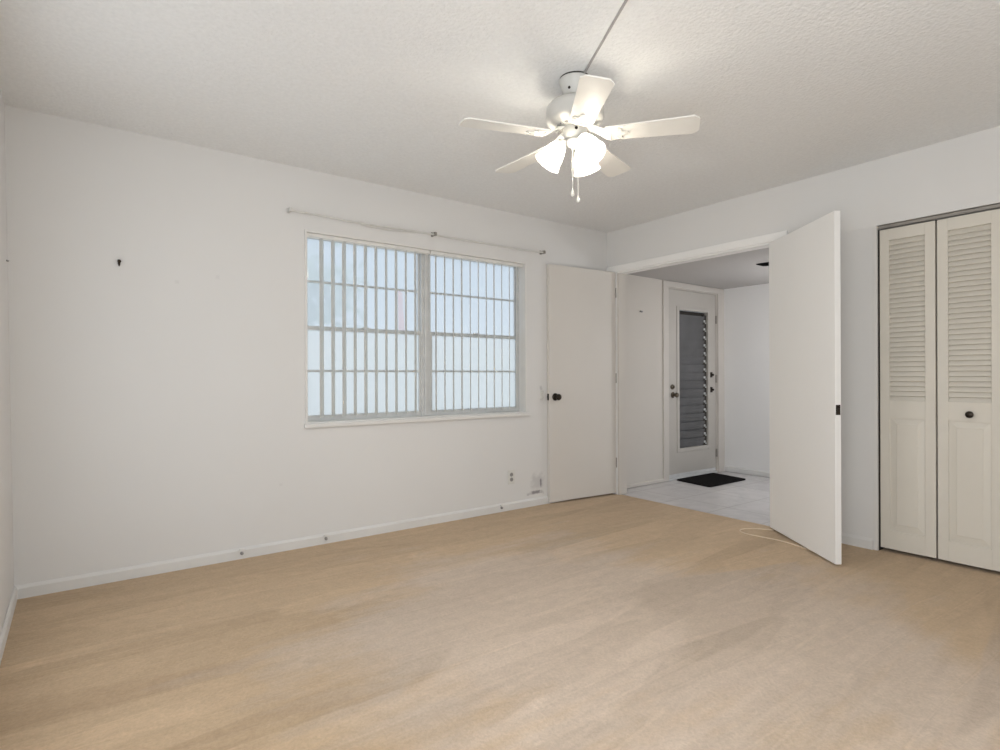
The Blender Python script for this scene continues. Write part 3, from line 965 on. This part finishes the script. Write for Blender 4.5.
def blade_parts(k):
    a = R_(OFF + 72 * k)
    base = Matrix.Rotation(a, 4, 'Z') @ Matrix.Translation((0, 0, ZB)) @ Matrix.Rotation(R_(1.0), 4, 'Y') @ Matrix.Rotation(R_(-9), 4, 'X')
    bm = NB()
    prism(bm, outl, -0.003, 0.003, base)
    bl = obj('blade', bm, M['blade'], fan)
    bm = NB()    # blade iron: arm from the motor, spreading to a three-lobed plate under the blade root
    b2 = Matrix.Rotation(a, 4, 'Z')
    arm = [(0.060, 0.016, -0.228), (0.085, 0.022, -0.236), (0.110, 0.026, -0.250), (0.135, 0.032, -0.266), (0.160, 0.040, -0.271)]
    prev = None
    for (u, hw, z) in arm:
        ring = [bm.verts.new(b2 @ Vector(p)) for p in ((u, -hw, z + hw * 0.2 - 0.004), (u, hw, z - hw * 0.2 - 0.004), (u, hw, z - hw * 0.2 + 0.004), (u, -hw, z + hw * 0.2 + 0.004))]
        if prev:
            for q in range(4):
                bm.faces.new((prev[q], prev[(q + 1) % 4], ring[(q + 1) % 4], ring[q]))
        else:
            bm.faces.new(ring)
        prev = ring
    bm.faces.new(prev)
    ir = [(0.150, -0.020), (0.165, -0.040), (0.195, -0.044), (0.212, -0.034), (0.206, -0.018), (0.232, -0.012), (0.240, 0.0),
          (0.232, 0.012), (0.206, 0.018), (0.212, 0.034), (0.195, 0.044), (0.165, 0.040), (0.150, 0.020)]
    prism(bm, ir, -0.0075, -0.0033, base)
    for q in ((0.19, -0.03), (0.19, 0.03), (0.225, 0.0)):
        lathe(bm, [(0, -0.0105), (0.004, -0.010), (0.005, -0.0075)], 8, base @ Matrix.Translation((q[0], q[1], 0)))
    obj('blade_iron', bm, M['fan_white'], bl)


for k in range(5):
    blade_parts(k)

# light kit
lk = NB()
lathe(lk, [(0.030, -0.274), (0.040, -0.278), (0.042, -0.290), (0.034, -0.302), (0.016, -0.310), (0.008, -0.318), (0.0, -0.320)], 32)
kit = obj('light_kit', lk, M['fan_white'], fan, True)
for ang in (140, -100, 20):
    a = R_(ang)
    az = Matrix.Rotation(a, 4, 'Z')
    bm = NB()
    tube(bm, [az @ Vector(p) for p in ((0.028, 0, -0.286), (0.042, 0, -0.278), (0.054, 0, -0.281), (0.061, 0, -0.291))], 0.009, 10)
    # socket cup
    tip = az @ Matrix.Translation((0.056, 0, -0.283)) @ Matrix.Rotation(R_(180 - 36), 4, 'Y')
    lathe(bm, [(0.0, -0.004), (0.018, -0.002), (0.024, 0.006), (0.026, 0.022), (0.024, 0.022), (0.018, 0.010)], 20, tip)
    arm = obj('light_arm', bm, M['fan_white'], fan, True)
    bm = NB()
    prof = [(0.024, 0.010), (0.031, 0.024), (0.042, 0.048), (0.049, 0.072), (0.055, 0.098), (0.064, 0.122), (0.062, 0.122), (0.053, 0.098), (0.047, 0.072), (0.040, 0.048), (0.029, 0.024), (0.022, 0.012)]
    lathe(bm, prof, 48, tip)
    obj('lamp_shade', bm, M['shade'], arm, True)
    bm = NB()
    lathe(bm, [(0.0, 0.012), (0.012, 0.014), (0.013, 0.036), (0.020, 0.052), (0.026, 0.070), (0.024, 0.084), (0.014, 0.094), (0.0, 0.097)], 20, tip)
    obj('bulb', bm, M['bulb'], arm, True)
# pull chains
for dx, dy, zl in ((-0.012, 0.004, -0.524), (0.006, -0.012, -0.552)):
    bm = NB()
    z = -0.315
    tube(bm, [(dx, dy, -0.300), (dx, dy, zl + 0.02)], 0.0009, 6)
    while z > zl + 0.02:
        bmesh.ops.create_icosphere(bm, subdivisions=1, radius=0.0017, matrix=Matrix.Translation((dx, dy, z)))
        z -= 0.006
    pc = obj('pull_chain', bm, M['white_metal'], fan)
    bm = NB()
    lathe(bm, [(0.0, 0.022), (0.003, 0.021), (0.004, 0.014), (0.008, 0.006), (0.009, -0.002), (0.006, -0.010), (0.0, -0.012)], 16, Matrix.Translation((dx, dy, zl)))
    obj('chain_knob', bm, M['fan_white'], pc, True)

# surface-mounted wire along the ceiling to the fan
bm = NB()
p0, p1 = Vector((-2.205, -1.905, H)), Vector((-2.435, -2.345, H))
d = (p1 - p0)
pe = p0 + d * 4.6
n_ = Vector((-d.y, d.x, 0)).normalized()
vs = []
for p in (p0, pe):
    vs.append([bm.verts.new(p + n_ * s * 0.0042 + Vector((0, 0, z))) for s, z in ((-1, -0.0002), (-1, -0.006), (-0.5, -0.010), (0.5, -0.010), (1, -0.006), (1, -0.0002))])
for k in range(6):
    bm.faces.new((vs[0][k], vs[0][(k + 1) % 6], vs[1][(k + 1) % 6], vs[1][k]))
bm.faces.new(vs[0]); bm.faces.new(vs[1])
tag(obj('wire_cover', bm, M['wire']), 'thin wire cover running along the ceiling to the fan', 'wire cover')

# ------------------------------------------------------------------ small fittings
# duplex outlet below the window
o = thing('wall_outlet', (-1.15, 0.0, 0.27), 0, 'ivory duplex outlet on the wall below the window, left of the open door', 'outlet')
obj('cover_plate', B((-0.035, -0.006, -0.057), (0.035, 0.0, 0.057), 0.003), M['plate'], o)
for z in (-0.020, 0.020):
    bm = NB(); lathe(bm, [(0.0165, 0.0), (0.0165, 0.0015), (0.0, 0.0017)], 20, Matrix.Translation((0, -0.006, z)) @ Matrix.Rotation(R_(90), 4, 'X'))
    rc = obj('receptacle', bm, M['grey'], o)
    bm = NB()
    for sx in (-0.006, 0.006):
        box(bm, (sx - 0.001, -0.0083, z - 0.002), (sx + 0.001, -0.0078, z + 0.007))
    obj('slots', bm, M['dark'], rc)
# small double hook by the window
o = thing('wall_hook', (-0.822, 0.0, 0.935), 0, 'small white double hook on the wall between window and open door', 'hook')
obj('back_plate', B((-0.012, -0.004, -0.045), (0.012, 0.0, 0.045), 0.002), M['plate'], o)
for z in (0.022, -0.026):
    bm = NB(); tube(bm, [(0, -0.003, z), (0, -0.016, z - 0.004), (0, -0.026, z + 0.002), (0, -0.029, z + 0.014)], [0.006, 0.005, 0.006, 0.008], 10)
    obj('prong', bm, M['rod'], o, True)
# picture nails
def nail(loc, name, label, big=1.0, axis='y', mt=None):
    bm = NB()
    if axis == 'y':
        tube(bm, [(0, 0.0, 0.004 * big), (0, -0.012 * big, 0.002), (0, -0.014 * big, 0.0)], [0.004 * big, 0.004 * big, 0.006 * big], 10)
        if 'hook' in name:
            tube(bm, [(0, -0.003, 0.012), (0, -0.004, -0.012), (0, -0.010, -0.022), (0, -0.017, -0.014)], [0.007, 0.006, 0.003, 0.002], 8)
    else:
        tube(bm, [(0.0, 0, 0.004), (0.012, 0, 0.002), (0.014, 0, 0.0)], [0.004, 0.004, 0.006], 10)
    o = obj(name, bm, mt or (M['grey'] if big <= 1 else M['bronze']), None, True)
    o.location = loc
    return tag(o, label, 'hook' if 'hook' in name else 'nail')
nail((-3.825, 0.0, 1.722), 'picture_hook', 'small dark picture hook on the blank stretch of wall left of the window', 1.5)
nail((0.507, FY, 1.733), 'nail', 'small grey hole plug in the foyer wall beside the front door', 1.9, mt=M['grey'])
nail((-4.2885, -0.075, 1.66), 'nail', 'tiny grey nail in the side wall at far left', axis='x')
# small cable clips on the baseboard
def clip(x, label, z=0.045):
    o = thing('cable_clip', (x, -0.012, z), 0, label, 'clip', 'cable clips on the baseboard')
    obj('saddle', B((-0.014, -0.012, 0.004), (0.014, 0.0, 0.020), 0.002), M['white_metal'], o)
    bm = NB(); lathe(bm, [(0, 0), (0.009, 0), (0.009, 0.014), (0.005, 0.018), (0, 0.018)], 12, Matrix.Translation((0, 0, -0.010)) @ Matrix.Rotation(R_(90), 4, 'X'))
    obj('stub', bm, M['grey'], o, True)
clip(-3.215, 'small grey cable stub on the baseboard, the one farthest from the window')
clip(-2.70, 'small grey cable stub on the baseboard under the window\'s edge')
clip(-1.26, 'small grey cable stub on the baseboard near the outlet')

# doormat (slightly skewed)
bm = NB()
cs = [(1.045, 0.008), (1.722, 0.010), (1.655, -0.425), (0.985, -0.435)]
out = []
for i in range(4):
    p, q, r = Vector(cs[i - 1]), Vector(cs[i]), Vector(cs[(i + 1) % 4])
    u = (p - q).normalized(); v = (r - q).normalized()
    for t in (0, 0.5, 1):
        a = q + u * 0.025 * (1 - t) ** 2 + v * 0.025 * t ** 2
        out.append((a.x, a.y))
prism(bm, out, -0.004, 0.008)
tag(obj('doormat', bm, M['mat']), 'black doormat on the foyer tiles at the front door', 'mat')

# ceiling register in the foyer
o = thing('ceiling_register', (0.925, -1.16, FH), R_(2), 'black slotted air register on the foyer ceiling', 'vent')
bm = NB()
for (x0, x1, y0, y1) in ((-0.065, 0.065, 0.15, 0.175), (-0.065, 0.065, -0.175, -0.15), (-0.065, -0.05, -0.15, 0.15), (0.05, 0.065, -0.15, 0.15)):
    box(bm, (x0, y0, -0.008), (x1, y1, 0.0), 0.002)
obj('register_frame', bm, M['black'], o)
bm = NB()
for i in range(4):
    x = -0.0375 + i * 0.025
    mt = Matrix.Translation((x, 0, -0.006)) @ Matrix.Rotation(R_(40), 4, 'Y')
    prism(bm, [(-0.010, -0.15), (0.010, -0.15), (0.010, 0.15), (-0.010, 0.15)], -0.001, 0.001, mt)
box(bm, (-0.05, -0.15, -0.0012), (0.05, 0.15, -0.0004))
obj('slats', bm, M['black'], o)

# pale cord looping on the carpet by the open door
cp = [(-0.06, -1.62), (-0.13, -1.52), (-0.20, -1.475), (-0.27, -1.49), (-0.30, -1.56), (-0.29, -1.66), (-0.28, -1.78), (-0.30, -1.90), (-0.34, -2.02), (-0.36, -2.10)]
pts = []
for i in range(len(cp) - 1):
    p0_, p1_, p2_, p3_ = [Vector(cp[max(0, min(len(cp) - 1, i + j))]) for j in (-1, 0, 1, 2)]
    for t in (0, 0.25, 0.5, 0.75):
        q = 0.5 * ((2 * p1_) + (-p0_ + p2_) * t + (2 * p0_ - 5 * p1_ + 4 * p2_ - p3_) * t * t + (-p0_ + 3 * p1_ - 3 * p2_ + p3_) * t ** 3)
        pts.append((q.x, q.y, 0.003))
bm = NB(); tube(bm, pts, 0.003, 8)
tag(obj('cord', bm, M['cord'], None, True), 'thin cream cord looping on the carpet at the open door\'s foot', 'cord')

# ------------------------------------------------------------------ outdoors, through the window
tag(obj('ground', B((-30, 0.3, -0.5), (30, 40, -0.3)), M['lawn']), 'pale paving outside the window', 'paving', kind='structure')


def tree(x, y, h, r, label):
    root = thing('tree', (x, y, -0.3), 0, label, 'tree')
    bm = NB()
    tube(bm, [(0, 0, 0), (0.05, 0.0, h * 0.3), (-0.03, 0.04, h * 0.55), (0.05, 0, h * 0.75)], [0.16, 0.12, 0.09, 0.04], 10)
    obj('trunk', bm, M['bark'], root, True)
    bm = NB()
    rnd = random.Random(int(x * 100))
    for i in range(900):
        a, b = rnd.uniform(0, 2 * math.pi), rnd.uniform(-1, 1)
        rr = r * rnd.uniform(0.5, 1.0) * (0.8 + 0.3 * math.sin(3 * a + b * 4))
        c = Vector((rr * math.cos(a) * math.sqrt(1 - b * b), rr * math.sin(a) * math.sqrt(1 - b * b), h * 0.72 + rr * b * 0.8))
        u = Vector((rnd.gauss(0, 1), rnd.gauss(0, 1), rnd.gauss(0, 1))).normalized()
        v = u.orthogonal().normalized()
        s = rnd.uniform(0.10, 0.2)
        bm.faces.new([bm.verts.new(c + u * s), bm.verts.new(c + v * s * 0.45), bm.verts.new(c - u * s), bm.verts.new(c - v * s * 0.45)])
    obj('foliage', bm, M['leaf'], root)


tree(0.2, 9.5, 4.6, 1.6, 'leafy tree outside, seen through the blind with red beside it')
b = thing('banner', (1.60, 7.6, -0.3), R_(10), 'pale red upright cloth strip outside, seen through the blind', 'banner')
bm = NB(); tube(bm, [(0, 0, 0), (0, 0, 3.9)], 0.03, 10)
obj('pole', bm, M['alum'], b, True)
bm = NB()
prev = None
for i in range(9):
    z = 3.30 - i * 0.15
    wv = 0.03 * math.sin(i * 0.9)
    wd = 0.17 if i else 0.12
    ring = [bm.verts.new(p) for p in ((0.03, wv, z), (0.03 + wd, wv + 0.03, z - 0.03), (0.03 + wd, wv + 0.04, z - 0.03), (0.03, wv + 0.01, z))]
    if prev:
        for k in range(4):
            bm.faces.new((prev[k], prev[(k + 1) % 4], ring[(k + 1) % 4], ring[k]))
    else:
        bm.faces.new(ring)
    prev = ring
bm.faces.new(prev)
obj('cloth', bm, M['red'], b, True)
